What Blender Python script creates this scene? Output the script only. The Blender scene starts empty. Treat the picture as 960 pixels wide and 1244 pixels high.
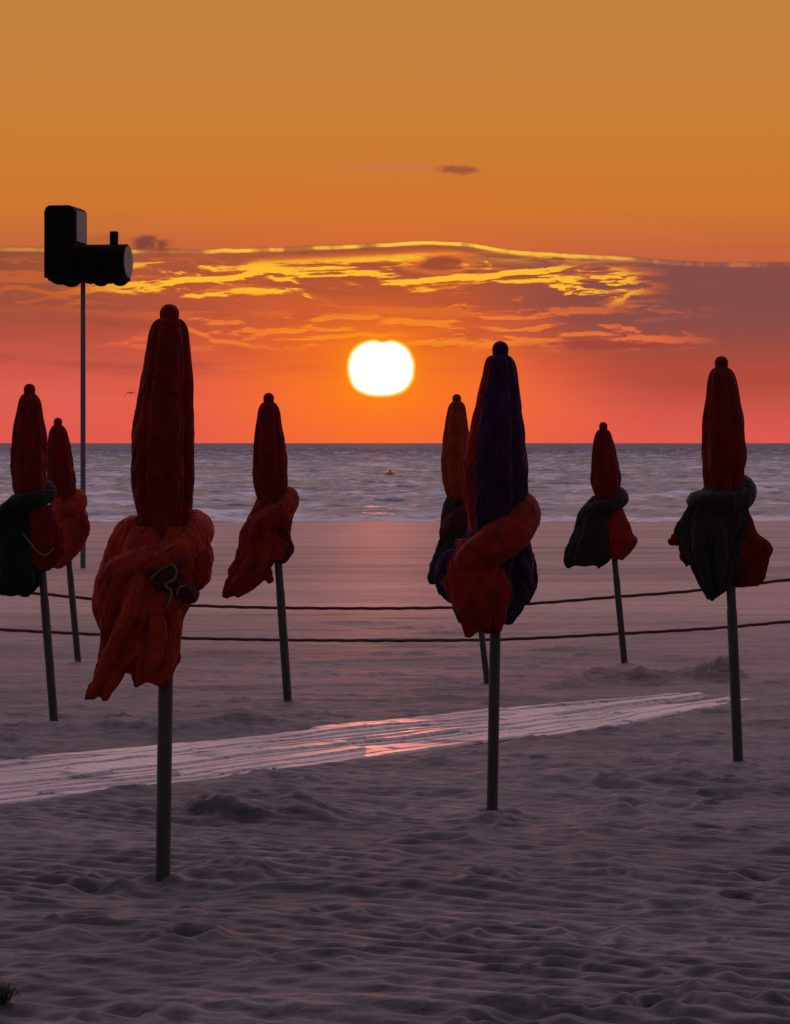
import bpy, bmesh, math, random
import numpy as np
from mathutils import Vector, noise as mnoise
random.seed(7); RNG = np.random.RandomState(11)
R = math.radians
FPX = 3000.0; CAMZ = 3.76; HOR = 538.0
SUN_AZ = (463-480)/FPX; SUN_EL = (538-447)/FPX

scn = bpy.context.scene
C = scn.collection

# ------------------------------------------------------------------ helpers
def tag(o, label=None, cat=None, group=None, kind=None):
    if label: o['label'] = label
    if cat: o['category'] = cat
    if group: o['group'] = group
    if kind: o['kind'] = kind
    return o

def empty(name, loc, label, cat, group=None):
    o = bpy.data.objects.new(name, None); C.objects.link(o)
    o.location = loc; o.empty_display_size = .2
    return tag(o, label, cat, group)

def link_mesh(name, verts, faces, mats, parent=None, smooth=True, mat_idx=None):
    me = bpy.data.meshes.new(name)
    me.from_pydata([tuple(v) for v in verts], [], [tuple(f) for f in faces])
    for m in (mats if isinstance(mats, (list, tuple)) else [mats]): me.materials.append(m)
    if mat_idx is not None: me.polygons.foreach_set('material_index', mat_idx)
    me.polygons.foreach_set('use_smooth', [smooth]*len(me.polygons))
    me.update()
    o = bpy.data.objects.new(name, me); C.objects.link(o)
    if parent: o.parent = parent
    return o

def grid_mesh(name, P, mat, parent=None):
    """P: (rows, cols, 3) array -> fast grid mesh"""
    r, c, _ = P.shape
    me = bpy.data.meshes.new(name)
    me.vertices.add(r*c); me.vertices.foreach_set('co', P.reshape(-1).astype(np.float32))
    i = np.arange((r-1)*(c-1)); a = (i//(c-1))*c + i % (c-1)
    q = np.stack([a, a+1, a+c+1, a+c], 1).reshape(-1)
    n = len(i)
    me.loops.add(4*n); me.loops.foreach_set('vertex_index', q.astype(np.int32))
    me.polygons.add(n); me.polygons.foreach_set('loop_start', (np.arange(n)*4).astype(np.int32))
    me.polygons.foreach_set('use_smooth', np.ones(n, bool))
    me.update(calc_edges=True); me.materials.append(mat)
    o = bpy.data.objects.new(name, me); C.objects.link(o)
    if parent: o.parent = parent
    return o

def perlin(x, y, seed=0):
    xi = np.floor(x).astype(np.int64); yi = np.floor(y).astype(np.int64)
    xf = x-xi; yf = y-yi
    def g(ix, iy):
        h = (ix*374761393 + iy*668265263 + seed*1442695041) & 0x7fffffff
        h = ((h ^ (h >> 13))*1274126177) & 0x7fffffff
        h = h ^ (h >> 16)
        a = (h % 3600)/3600*2*np.pi
        return np.cos(a), np.sin(a)
    u = xf*xf*xf*(xf*(xf*6-15)+10); v = yf*yf*yf*(yf*(yf*6-15)+10)
    def d(ox, oy):
        gx, gy = g(xi+ox, yi+oy); return gx*(xf-ox)+gy*(yf-oy)
    a = d(0,0)*(1-u)+d(1,0)*u; b = d(0,1)*(1-u)+d(1,1)*u
    return (a*(1-v)+b*v)*1.5

def sstep(a, b, x):
    t = np.clip((x-a)/(b-a), 0, 1); return t*t*(3-2*t)

# ------------------------------------------------------------------ terrain profile
def hbase(d):        # how far the mean sand level lies under the camera's eye
    d = np.asarray(d, float)
    near = 1.42+.026*d
    far = 1.596+.018*d
    k = sstep(16, 28, d)
    return near*(1-k)+far*k
def ground_d(py):    # distance at which the sand is seen at image height py
    t = (py-HOR)/FPX
    lo, hi = 1.0, 300.0
    for _ in range(60):
        m = .5*(lo+hi)
        if float(hbase(m))/m > t: lo = m
        else: hi = m
    return lo
def W(px, py, d): return Vector(((px-480)/FPX*d, d, CAMZ-(py-HOR)/FPX*d))

# ------------------------------------------------------------------ materials
def newmat(name):
    m = bpy.data.materials.new(name); m.use_nodes = True
    nt = m.node_tree; nt.nodes.clear()
    out = nt.nodes.new('ShaderNodeOutputMaterial')
    return m, nt, out
def N(nt, typ, **kw):
    n = nt.nodes.new(typ)
    for k, v in kw.items():
        if k in n.inputs: n.inputs[k].default_value = v
        else: setattr(n, k, v)
    return n
def ramp(nt, fac, stops, interp='LINEAR'):
    n = nt.nodes.new('ShaderNodeValToRGB'); cr = n.color_ramp; cr.interpolation = interp
    while len(cr.elements) < len(stops): cr.elements.new(.5)
    for e, (p, c) in zip(cr.elements, stops):
        e.position = p; e.color = (*c, 1) if len(c) == 3 else c
    nt.links.new(fac, n.inputs[0]); return n
def mixc(nt, fac, a, b, blend='MIX'):
    n = nt.nodes.new('ShaderNodeMix'); n.data_type = 'RGBA'; n.blend_type = blend
    for s, v in ((0, fac), (6, a), (7, b)):
        if isinstance(v, bpy.types.NodeSocket): nt.links.new(v, n.inputs[s])
        elif isinstance(v, (int, float)): n.inputs[s].default_value = v
        else: n.inputs[s].default_value = (*v, 1)
    return n.outputs[2]
def coords(nt, scale=(1,1,1), kind='Object', rot=(0,0,0)):
    tc = nt.nodes.new('ShaderNodeTexCoord'); mp = nt.nodes.new('ShaderNodeMapping')
    mp.inputs['Scale'].default_value = scale; mp.inputs['Rotation'].default_value = rot
    nt.links.new(tc.outputs[kind], mp.inputs[0]); return mp.outputs[0]
def bump(nt, h, strength, dist, nrm=None):
    b = N(nt, 'ShaderNodeBump', Strength=strength, Distance=dist)
    nt.links.new(h, b.inputs['Height'])
    if nrm: nt.links.new(nrm, b.inputs['Normal'])
    return b.outputs[0]

def fabric(name, col, transl=.3, var=.35):
    m, nt, out = newmat(name); L = nt.links.new
    v = coords(nt)
    n1 = N(nt, 'ShaderNodeTexNoise', Scale=9.0, Detail=4.0); L(v, n1.inputs[0])
    r = ramp(nt, n1.outputs[0], [(.3, tuple(c*(1-var) for c in col)), (.7, tuple(min(1, c*(1+var*.6)) for c in col))])
    wv = N(nt, 'ShaderNodeTexNoise', Scale=420.0, Detail=1.0); L(v, wv.inputs[0])
    wr = N(nt, 'ShaderNodeTexNoise', Scale=26.0, Detail=5.0, Roughness=.55, Distortion=.6)
    L(coords(nt, (1,1,.45)), wr.inputs[0])
    nb = bump(nt, wv.outputs[0], .25, .001); nb = bump(nt, wr.outputs[0], .9, .022, nb)
    cz = N(nt, 'ShaderNodeTexNoise', Scale=7.0, Detail=3.0, Roughness=.5, Distortion=1.2); L(coords(nt, (1.6,1.6,.5)), cz.inputs[0])
    ca = N(nt, 'ShaderNodeMath', operation='SUBTRACT'); L(cz.outputs[0], ca.inputs[0]); ca.inputs[1].default_value = .5
    cb_ = N(nt, 'ShaderNodeMath', operation='ABSOLUTE'); L(ca.outputs[0], cb_.inputs[0])
    cc_ = N(nt, 'ShaderNodeMath', operation='POWER'); L(cb_.outputs[0], cc_.inputs[0]); cc_.inputs[1].default_value = .55
    nb = bump(nt, cc_.outputs[0], .8, .05, nb)
    p = N(nt, 'ShaderNodeBsdfPrincipled', Roughness=.85); p.inputs['Specular IOR Level'].default_value = .2
    p.inputs['Sheen Weight'].default_value = .12; p.inputs['Sheen Roughness'].default_value = .4
    L(r.outputs[0], p.inputs['Base Color']); L(nb, p.inputs['Normal'])
    t = N(nt, 'ShaderNodeBsdfTranslucent'); L(r.outputs[0], t.inputs[0]); L(nb, t.inputs['Normal'])
    mx = N(nt, 'ShaderNodeMixShader'); mx.inputs[0].default_value = transl
    L(p.outputs[0], mx.inputs[1]); L(t.outputs[0], mx.inputs[2]); L(mx.outputs[0], out.inputs[0])
    return m

def plain(name, col, rough=.5, metal=0, nscale=30, var=.3, bstr=.2, bdist=.002, stretch=(1,1,1), spec=.5):
    m, nt, out = newmat(name); L = nt.links.new
    v = coords(nt, stretch)
    n1 = N(nt, 'ShaderNodeTexNoise', Scale=float(nscale), Detail=5.0); L(v, n1.inputs[0])
    r = ramp(nt, n1.outputs[0], [(.3, tuple(c*(1-var) for c in col)), (.7, tuple(min(1, c*(1+var)) for c in col))])
    p = N(nt, 'ShaderNodeBsdfPrincipled', Roughness=rough, Metallic=metal)
    p.inputs['Specular IOR Level'].default_value = spec
    L(r.outputs[0], p.inputs['Base Color']); L(bump(nt, n1.outputs[0], bstr, bdist), p.inputs['Normal'])
    L(p.outputs[0], out.inputs[0]); return m

RED = fabric('crimson_canvas', (.26, .006, .008), .32)
RUST = fabric('rust_canvas', (.50, .034, .012), .26)
ORANGE = fabric('orange_canvas', (.42, .05, .01), .34)
SCARLET = fabric('scarlet_canvas', (.40, .016, .010), .28)
BLUE = fabric('violet_blue_canvas', (.045, .008, .052), .2)
BOTTLE = fabric('bottle_green_canvas', (.007, .013, .011), .1)
OLIVE = fabric('charcoal_green_canvas', (.032, .022, .020), .12)
MAROON = fabric('maroon_canvas', (.10, .010, .012), .2)
PIPING = fabric('pale_binding', (.24, .13, .12), .1)
POLE = plain('pole_aluminium', (.042, .034, .035), .65, .1, 40, .35, .3, .001, (1,1,.15))
MASTM = plain('mast_galvanised', (.11, .10, .135), .55, .2, 20, .25)
DARKP = plain('dark_painted_metal', (.006, .003, .004), .8, 0, 12, .3, spec=.12)
PALEP = plain('pale_painted_metal', (.20, .17, .16), .6, 0, 12, .15)
ROPE = plain('rope_fibre', (.09, .03, .035), .9, 0, 120, .4, .6, .006)
WOODP = plain('post_wood', (.10, .07, .06), .8, 0, 25, .4, .5, .006, (1,1,.1))
BUOYM = plain('buoy_plastic', (.75, .17, .02), .45, 0, 4, .15)
BIRDM = plain('gull_plumage', (.06, .02, .02), .8, 0, 8, .3)
SHELLM = plain('shell', (.85, .78, .70), .25, 0, 60, .1)
WEED = plain('dry_seaweed', (.02, .018, .012), .8, 0, 40, .5)

# sand
def sand_mat():
    m, nt, out = newmat('beach_sand'); L = nt.links.new
    v = coords(nt)
    sx = N(nt, 'ShaderNodeSeparateXYZ'); L(v, sx.inputs[0])
    mot = N(nt, 'ShaderNodeTexNoise', Scale=1.1, Detail=7.0, Roughness=.62); L(coords(nt, (.55,1,1)), mot.inputs[0])
    strk = N(nt, 'ShaderNodeTexNoise', Scale=1.0, Detail=4.0, Roughness=.6); L(coords(nt, (.03,.30,.3), rot=(0,0,R(2))), strk.inputs[0])
    grain = N(nt, 'ShaderNodeTexNoise', Scale=160.0, Detail=3.0, Roughness=.7); L(v, grain.inputs[0])
    lump = N(nt, 'ShaderNodeTexNoise', Scale=14.0, Detail=5.0, Roughness=.6); L(coords(nt, (.6,1,1)), lump.inputs[0])
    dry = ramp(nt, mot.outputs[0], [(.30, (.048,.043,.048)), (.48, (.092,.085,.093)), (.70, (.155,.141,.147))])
    wet_skytint = ramp(nt, strk.outputs[0], [(.36, (.125,.070,.065)), (.46, (.25,.138,.125)), (.60, (.36,.205,.185))])  # wet streaks, with the low sky's pink reflection painted into their colour
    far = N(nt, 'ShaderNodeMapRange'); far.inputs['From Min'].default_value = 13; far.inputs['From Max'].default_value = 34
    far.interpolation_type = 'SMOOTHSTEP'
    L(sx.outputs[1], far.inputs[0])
    col = mixc(nt, far.outputs[0], dry.outputs[0], wet_skytint.outputs[0])
    gr = ramp(nt, grain.outputs[0], [(.3, (.72,.72,.72)), (.7, (1.22,1.22,1.22))])
    col = mixc(nt, .8, col, gr.outputs[0], 'MULTIPLY')
    sp = N(nt, 'ShaderNodeTexNoise', Scale=22.0, Detail=4.0, Roughness=.75); L(coords(nt, (.40,1,1)), sp.inputs[0])
    spr = ramp(nt, sp.outputs[0], [(.32, (.30,.29,.31)), (.46, (.90,.90,.92)), (.68, (1.65,1.6,1.6))])
    col = mixc(nt, .9, col, spr.outputs[0], 'MULTIPLY')
    sq = N(nt, 'ShaderNodeTexNoise', Scale=3.2, Detail=5.0, Roughness=.7); L(coords(nt, (.30,1,1)), sq.inputs[0])
    sqr = ramp(nt, sq.outputs[0], [(.36, (.62,.60,.63)), (.60, (1.25,1.24,1.24))])
    col = mixc(nt, .8, col, sqr.outputs[0], 'MULTIPLY')
    p = N(nt, 'ShaderNodeBsdfPrincipled')
    L(col, p.inputs['Base Color'])
    rr = N(nt, 'ShaderNodeMapRange'); L(far.outputs[0], rr.inputs[0])
    rr.inputs['To Min'].default_value = .72; rr.inputs['To Max'].default_value = .62
    L(rr.outputs[0], p.inputs['Roughness'])
    p.inputs['Specular IOR Level'].default_value = .40
    b = bump(nt, grain.outputs[0], .5, .0018)
    b2 = N(nt, 'ShaderNodeBump', Distance=.010); bs = N(nt, 'ShaderNodeMapRange'); L(far.outputs[0], bs.inputs[0])
    bs.inputs['To Min'].default_value = .9; bs.inputs['To Max'].default_value = .12
    L(bs.outputs[0], b2.inputs['Strength']); L(lump.outputs[0], b2.inputs['Height']); L(b, b2.inputs['Normal']); b = b2.outputs[0]
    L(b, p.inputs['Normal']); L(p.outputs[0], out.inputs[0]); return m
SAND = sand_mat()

def water_mat():
    m, nt, out = newmat('choppy_sea'); L = nt.links.new
    v = coords(nt)
    n1 = N(nt, 'ShaderNodeTexNoise', Scale=.9, Detail=4.0, Roughness=.6); L(coords(nt, (.6,1,1)), n1.inputs[0])
    n2 = N(nt, 'ShaderNodeTexNoise', Scale=.05, Detail=6.0, Roughness=.6); L(coords(nt, (.5,1.0,1)), n2.inputs[0])
    nb = bump(nt, n1.outputs[0], 1.0, .35)
    nb = bump(nt, n2.outputs[0], .8, 2.5, nb)
    sx = N(nt, 'ShaderNodeSeparateXYZ'); L(v, sx.inputs[0])
    # foam lace near the waterline
    fm = N(nt, 'ShaderNodeTexNoise', Scale=.8, Detail=6.0, Roughness=.7); L(coords(nt, (.12,1,1)), fm.inputs[0])
    near = N(nt, 'ShaderNodeMapRange'); near.interpolation_type = 'SMOOTHSTEP'
    near.inputs['From Min'].default_value = 118; near.inputs['From Max'].default_value = 129
    near.inputs['To Min'].default_value = .22; near.inputs['To Max'].default_value = -.12
    L(sx.outputs[1], near.inputs[0])
    ad = N(nt, 'ShaderNodeMath', operation='ADD'); L(fm.outputs[0], ad.inputs[0]); L(near.outputs[0], ad.inputs[1])
    fr = ramp(nt, ad.outputs[0], [(.56, (0,0,0)), (.66, (1,1,1))])
    chop = N(nt, 'ShaderNodeTexNoise', Scale=1.0, Detail=6.0, Roughness=.68, Distortion=.5); L(coords(nt, (.16,.075,1)), chop.inputs[0])
    cc = ramp(nt, chop.outputs[0], [(.42, (.003,.003,.010)), (.50, (.035,.040,.080)), (.62, (.42,.43,.56))])  # pale foam streaks, plus wave highlights and dark troughs painted into the water colour
    col = mixc(nt, fr.outputs[0], cc.outputs[0], (.72,.68,.72))
    p = N(nt, 'ShaderNodeBsdfPrincipled', IOR=1.4)
    L(col, p.inputs['Base Color'])
    ro = N(nt, 'ShaderNodeMapRange'); L(fr.outputs[0], ro.inputs[0]); ro.inputs['To Min'].default_value = .42; ro.inputs['To Max'].default_value = .8
    fr2 = N(nt, 'ShaderNodeMapRange'); L(sx.outputs[1], fr2.inputs[0]); fr2.inputs['From Min'].default_value = 250; fr2.inputs['From Max'].default_value = 1200; fr2.inputs['To Max'].default_value = .35
    ra = N(nt, 'ShaderNodeMath', operation='ADD'); L(ro.outputs[0], ra.inputs[0]); L(fr2.outputs[0], ra.inputs[1])
    L(ra.outputs[0], p.inputs['Roughness']); p.inputs['Specular IOR Level'].default_value = .5
    L(nb, p.inputs['Normal']); L(p.outputs[0], out.inputs[0]); return m
WATER = water_mat()

def board_mat():
    m, nt, out = newmat('weathered_pale_boards'); L = nt.links.new
    v = coords(nt, (1,1,1), rot=(0,0,-R(51)))
    g = N(nt, 'ShaderNodeTexNoise', Scale=3.0, Detail=8.0, Roughness=.65, Distortion=.3); L(coords(nt, (.8,9,1), rot=(0,0,-R(51))), g.inputs[0])
    s = N(nt, 'ShaderNodeTexNoise', Scale=2.2, Detail=6.0, Roughness=.65); L(coords(nt, (.6,2.2,1), rot=(0,0,-R(51))), s.inputs[0])
    c = ramp(nt, g.outputs[0], [(.3, (.26,.21,.23)), (.65, (.60,.50,.53))])
    sm = ramp(nt, s.outputs[0], [(.56, (0,0,0)), (.66, (1,1,1))])
    col = mixc(nt, sm.outputs[0], c.outputs[0], (.20,.17,.165))
    p = N(nt, 'ShaderNodeBsdfPrincipled')
    ro = N(nt, 'ShaderNodeMapRange'); L(sm.outputs[0], ro.inputs[0]); ro.inputs['To Min'].default_value = .40; ro.inputs['To Max'].default_value = .75
    p.inputs['Specular IOR Level'].default_value = .75
    L(ro.outputs[0], p.inputs['Roughness']); L(col, p.inputs['Base Color'])
    L(bump(nt, g.outputs[0], .5, .006), p.inputs['Normal'])
    L(p.outputs[0], out.inputs[0]); return m
BOARD = board_mat()

# ------------------------------------------------------------------ beach sheet
UMB_BASE = {}
mounds = []   # (x, d, sx, sy, height)
def mound_px(px, py, wpx, hpx, depth=.35, rot=0):
    d = ground_d(py); s = d/FPX
    mounds.append(((px-480)*s, d, wpx*s*.5, depth, hpx*s))
for a in [(880,826,56,30,.22), (850,824,70,16,.30), (800,826,80,9,.28), (765,826,120,18,.28), (720,828,60,14,.3), (690,832,60,10,.3),
          (300,992,150,20,.20), (370,990,90,16,.18), (265,992,60,12,.15), (240,988,60,14,.18),
          (285,1058,70,20,.14), (230,1066,120,12,.16), (310,1062,40,12,.1), (130,1070,120,6,.16),
          (755,986,50,14,.12), (815,998,60,8,.12), (770,990,120,6,.2),
          (220,884,260,10,.3), (40,884,160,8,.3), (300,882,100,9,.25), (460,882,220,6,.3),
          (700,940,170,12,.4), (830,940,150,10,.35), (900,935,80,6,.3), (600,990,120,7,.2),
          (80,1145,90,22,.12), (20,900,100,6,.3), (150,888,160,9,.3)]:
    mound_px(*a)

# rows: roughly one image row apart in the part the camera sees, coarser elsewhere
rows = list(np.linspace(-9, 4, 14)) + list(np.arange(4.3, 6.4, .06))
y = 1262.0
while y > 634: rows.append(ground_d(y)); y -= .8
rows = sorted(set(rows)); rows += list(np.linspace(rows[-1]+3, 190, 18))
rows = np.array(rows)
uc = np.arange(-.175, .1751, .00048)
uo = .175*np.exp(np.linspace(0.03, 4.6, 60))
us = np.concatenate([-uo[::-1], uc, uo])
D, U = np.meshgrid(rows, us, indexing='ij')
X = U*(D+10)
Z = CAMZ-hbase(np.maximum(D, -9))
fade_n = 1-sstep(18, 45, D)
inside = 1-sstep(.17, .4, np.abs(U))
Z += perlin(X/2.6, D/2.2, 1)*.022*(1-sstep(60,110,D))
Z += perlin(X/.75, D/.55, 2)*.008*fade_n
hum = perlin(X/.30, D/.20, 3); Z += hum*.004*fade_n*inside
hum2 = perlin(X/.13+3, D/.10, 4); Z += hum2*(.003+.006*sstep(9,13,D))*(1-sstep(16,28,D))*inside
Z += np.maximum(perlin(X/1.2, D/.45, 5)-.12, 0)*.045*(1-sstep(24,40,D))*inside
Z += perlin(X/30, D/5, 6)*.03*sstep(26,40,D)*(1-sstep(95,118,D))
Z += perlin(X/9, D/1.6, 8)*.008*sstep(20,30,D)*(1-sstep(80,110,D))
ph = (D*math.cos(R(24))+X*math.sin(R(24)) + perlin(X/1.1, D/.9, 7)*.05 + perlin(X/.3, D/.3, 17)*.006)/.135*2*np.pi
rmask = np.clip(.55+1.3*perlin(X/1.6+5, D/1.1, 9), .40, 1)*(1-sstep(9.5, 16, D))*sstep(5.5,6.5,D)
Z += perlin(X/.22, D/.045, 33)*.008*(1-sstep(13,24,D))*inside
Z += perlin(X/.6, D/.16, 34)*.005*(1-sstep(20,34,D))*inside
Z += (np.sin(ph)+.3*np.sin(2*ph+.8))*.0105*rmask*inside
for (mx, md, sx_, sy_, h) in mounds:
    i0, i1 = np.searchsorted(rows, [md-3*sy_, md+3*sy_])
    sl = slice(i0, i1)
    g = np.exp(-(((X[sl]-mx)/sx_)**2)*1.2-((D[sl]-md)/sy_)**2)
    rag = 1+.5*perlin(X[sl]/.22, D[sl]/.16, 21)+.18*perlin(X[sl]/.06, D[sl]/.05, 22)
    h *= .72 if md > 18 else .8
    Z[sl] += h*g*rag
    g2 = np.exp(-(((X[sl]-mx)/(sx_*1.1))**2)*1.2-((D[sl]-(md-1.25*sy_))/(sy_*.8))**2)
    Z[sl] -= .3*h*g2
for k in range(560):       # trodden hollows with a pushed-up rim
    md = 5.8+24*RNG.rand()**1.3; mx = (RNG.rand()-.5)*(md*.42+1.5)
    r = .04+.085*RNG.rand(); dep = (.010+.030*RNG.rand()**2); an = RNG.rand()*3.14; el = .45+.5*RNG.rand()
    i0, i1 = np.searchsorted(rows, [md-3*r, md+3*r]); sl = slice(i0, i1)
    dx = X[sl]-mx; dy = D[sl]-md
    a = (dx*math.cos(an)+dy*math.sin(an))/r; b = (-dx*math.sin(an)+dy*math.cos(an))/(r*el)
    q = a*a+b*b
    Z[sl] += dep*(-np.exp(-q*1.3)+.55*np.exp(-(np.sqrt(q)-1.45)**2*5))
bases = [(198,1068),(598,988),(897,930),(350,855),(66,878),(95,806),(592,830),(759,808)]
for (bx_, by_) in bases:   # the sand at each pole's foot
    bd = ground_d(by_); bxx = (bx_-480)/FPX*bd
    i = int(np.searchsorted(rows, bd)); j = int(np.searchsorted(us, bxx/(bd+10)))
    dz = Z[i, j]-(CAMZ-float(hbase(bd)))
    rr_ = ((X-bxx)**2+(D-bd+.15)**2)
    Z -= dz*np.exp(-(rr_/.45**2)) + (-.016*(1+perlin(X/.07,D/.07,55)))*np.exp(-(((X-bxx)**2+(D-bd)**2)/.13**2))*1.0
# the plank path lies in a shallow levelled bed
PA = [(-3.9,10.6),(-2.35,12.5),(-1.5,13.45),(-.42,14.85),(.65,16.15),(1.35,17.1),(2.36,18.45)]
PWID = [1.62,1.50,1.40,1.28,1.30,1.15,.70]
def path_at(t):
    n = len(PA)-1; f = min(max(t*n, 0), n-1e-6); i = int(f); f -= i
    p = Vector(PA[i]).lerp(Vector(PA[i+1]), f); w = PWID[i]*(1-f)+PWID[i+1]*f
    tan = (Vector(PA[min(i+1,n)])-Vector(PA[i])).normalized()
    return p, w, tan
bestd = np.full(D.shape, 9.0); bw = np.ones(D.shape)
i0, i1 = np.searchsorted(rows, [9, 21]); sl = slice(i0, i1)
for k in range(len(PA)-1):
    a = np.array(PA[k]); b = np.array(PA[k+1]); ab = b-a
    t = np.clip(((X[sl]-a[0])*ab[0]+(D[sl]-a[1])*ab[1])/(ab@ab), 0, 1)
    dist = np.hypot(X[sl]-(a[0]+t*ab[0]), D[sl]-(a[1]+t*ab[1]))
    w = PWID[k]*(1-t)+PWID[k+1]*t
    better = dist < bestd[sl]
    bestd[sl] = np.where(better, dist, bestd[sl]); bw[sl] = np.where(better, w, bw[sl])
mean = CAMZ-hbase(D)
flat = 1-sstep(.40, .62, bestd/np.maximum(bw, .1))
sandover = perlin(X/.5, D/.35, 31)*.010+.030*sstep(1.7, 2.5, X)-.022
Z = Z*(1-flat)+(mean-.006+sandover)*flat
mind = .012
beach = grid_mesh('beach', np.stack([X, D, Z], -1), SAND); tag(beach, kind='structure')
def zat(x, d):
    i = int(np.clip(np.searchsorted(rows, d), 1, len(rows)-1)); u = x/(rows[i]+10)
    j = int(np.clip(np.searchsorted(us, u), 0, len(us)-1)); return float(Z[i, j])

# ------------------------------------------------------------------ path of long weathered boards laid edge to edge
Ltot = sum((Vector(PA[i+1])-Vector(PA[i])).length for i in range(len(PA)-1))
LAN = 12; SUB = 9; NS = 460
lens = []
for r_ in range(LAN):
    cuts = [0.0]; 
    while cuts[-1] < Ltot: cuts.append(cuts[-1]+random.uniform(1.3, 3.4))
    lens.append((cuts, [(random.uniform(-.008, .010), random.uniform(-.30, .30)*.03, random.uniform(-.012,.012)) for _ in cuts]))
PG = np.zeros((NS+1, LAN*SUB+2, 3))
for i in range(NS+1):
    t = i/NS; p, w_, tan = path_at(t)
    # smooth direction of travel
    pa, _, _ = path_at(min(1, t+.06)); pb, _, _ = path_at(max(0, t-.06)); tan = (pa-pb).normalized()
    nrm = Vector((-tan.y, tan.x)); s_ = t*Ltot
    zb = CAMZ-float(hbase(p.y))
    for k in range(LAN*SUB):
        ln = k//SUB; f = (k % SUB)/(SUB-1)
        cuts, off = lens[ln]; q = max(a for a in range(len(cuts)) if cuts[a] <= s_)
        o_, roll, tilt = off[q]; fr_ = (s_-cuts[q])
        e = -.014 if f in (0., 1.) else 0
        gap = -.012 if fr_ < .03 else 0
        lat = ((ln+.02+.96*f)/LAN-.5)*w_*(1+.02*mnoise.noise(Vector((s_*1.5, ln, 0))))
        c = p+nrm*lat
        wv = .010*mnoise.noise(Vector((c.x*1.3, c.y*1.3, 3)))+.006*mnoise.noise(Vector((c.x*4, c.y*4, 8)))
        PG[i, k+1] = (c.x, c.y, zb+.008+o_+(f-.5)*roll+(fr_-1)*tilt+e+gap+wv)
    PG[i, 0] = PG[i, 1]-np.array((0, 0, .06)); PG[i, -1] = PG[i, -2]-np.array((0, 0, .06))
pathob = grid_mesh('path', PG, BOARD); tag(pathob, kind='structure')
pathob.data.polygons.foreach_set('use_smooth', np.zeros(len(pathob.data.polygons), bool))

# ------------------------------------------------------------------ sea
rw = list(np.arange(108, 330, .55)) + list(np.geomspace(331, 1500, 420)) + list(np.geomspace(1530, 30000, 60))
rw = np.array(rw)
uu = np.arange(-.18, .1801, .0009); uo = .18*np.exp(np.linspace(.05, 3.2, 30)); uu = np.concatenate([-uo[::-1], uu, uo])
SD, SU = np.meshgrid(rw, uu, indexing='ij'); SX = SU*SD
far = np.clip(SD/300, 1, 4)
ns = sstep(108, 175, SD)
def ridge(n): return 1-2*np.abs(n)
hgt = .30*ridge(perlin(SX/9+perlin(SX/20,SD/20,41)*1.5, SD/6.5, 42))*(.35+.65*ns)
hgt += .15*ridge(perlin(SX/3.4, SD/2.6, 43))
hgt += .22*perlin(SX/34, SD/15, 44)*ns
hgt += .08*perlin(SX/1.1, SD/1.0, 45)
hgt *= (1-sstep(1200, 6000, SD))
SZ = hgt-.10
SZ += .05*sstep(126, 118, SD)*0
sea = grid_mesh('sea', np.stack([SX, SD, SZ], -1), WATER); tag(sea, kind='structure')

# ------------------------------------------------------------------ cloth builders (all in metres around a thing's base)
def cr(pts, t):
    n = len(pts)-1; f = min(max(t*n, 0), n-1e-9); i = int(f); f -= i
    p = [pts[max(i-1,0)], pts[i], pts[i+1], pts[min(i+2,n)]]
    return [0.5*((2*b)+(-a+c)*f+(2*a-5*b+4*c-d)*f*f+(-a+3*b-3*c+d)*f*f*f) for a,b,c,d in zip(*p)]
def interp_y(tab, y):
    """monotone piecewise smooth interpolation of rows [y, ...] at y"""
    if y <= tab[0][0]: return tab[0][1:]
    for i in range(len(tab)-1):
        if y <= tab[i+1][0]:
            h = tab[i+1][0]-tab[i][0]; f = (y-tab[i][0])/h
            res = []
            for k in range(1, len(tab[0])):
                a, b = tab[i][k], tab[i+1][k]
                m0 = (b-tab[i-1][k])/(tab[i+1][0]-tab[i-1][0]) if i > 0 else (b-a)/h
                m1 = (tab[i+2][k]-a)/(tab[i+2][0]-tab[i][0]) if i+2 < len(tab) else (b-a)/h
                h00=2*f**3-3*f*f+1; h10=f**3-2*f*f+f; h01=-2*f**3+3*f*f; h11=f**3-f*f
                res.append(h00*a+h10*h*m0+h01*b+h11*h*m1)
            return res
    return tab[-1][1:]

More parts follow.
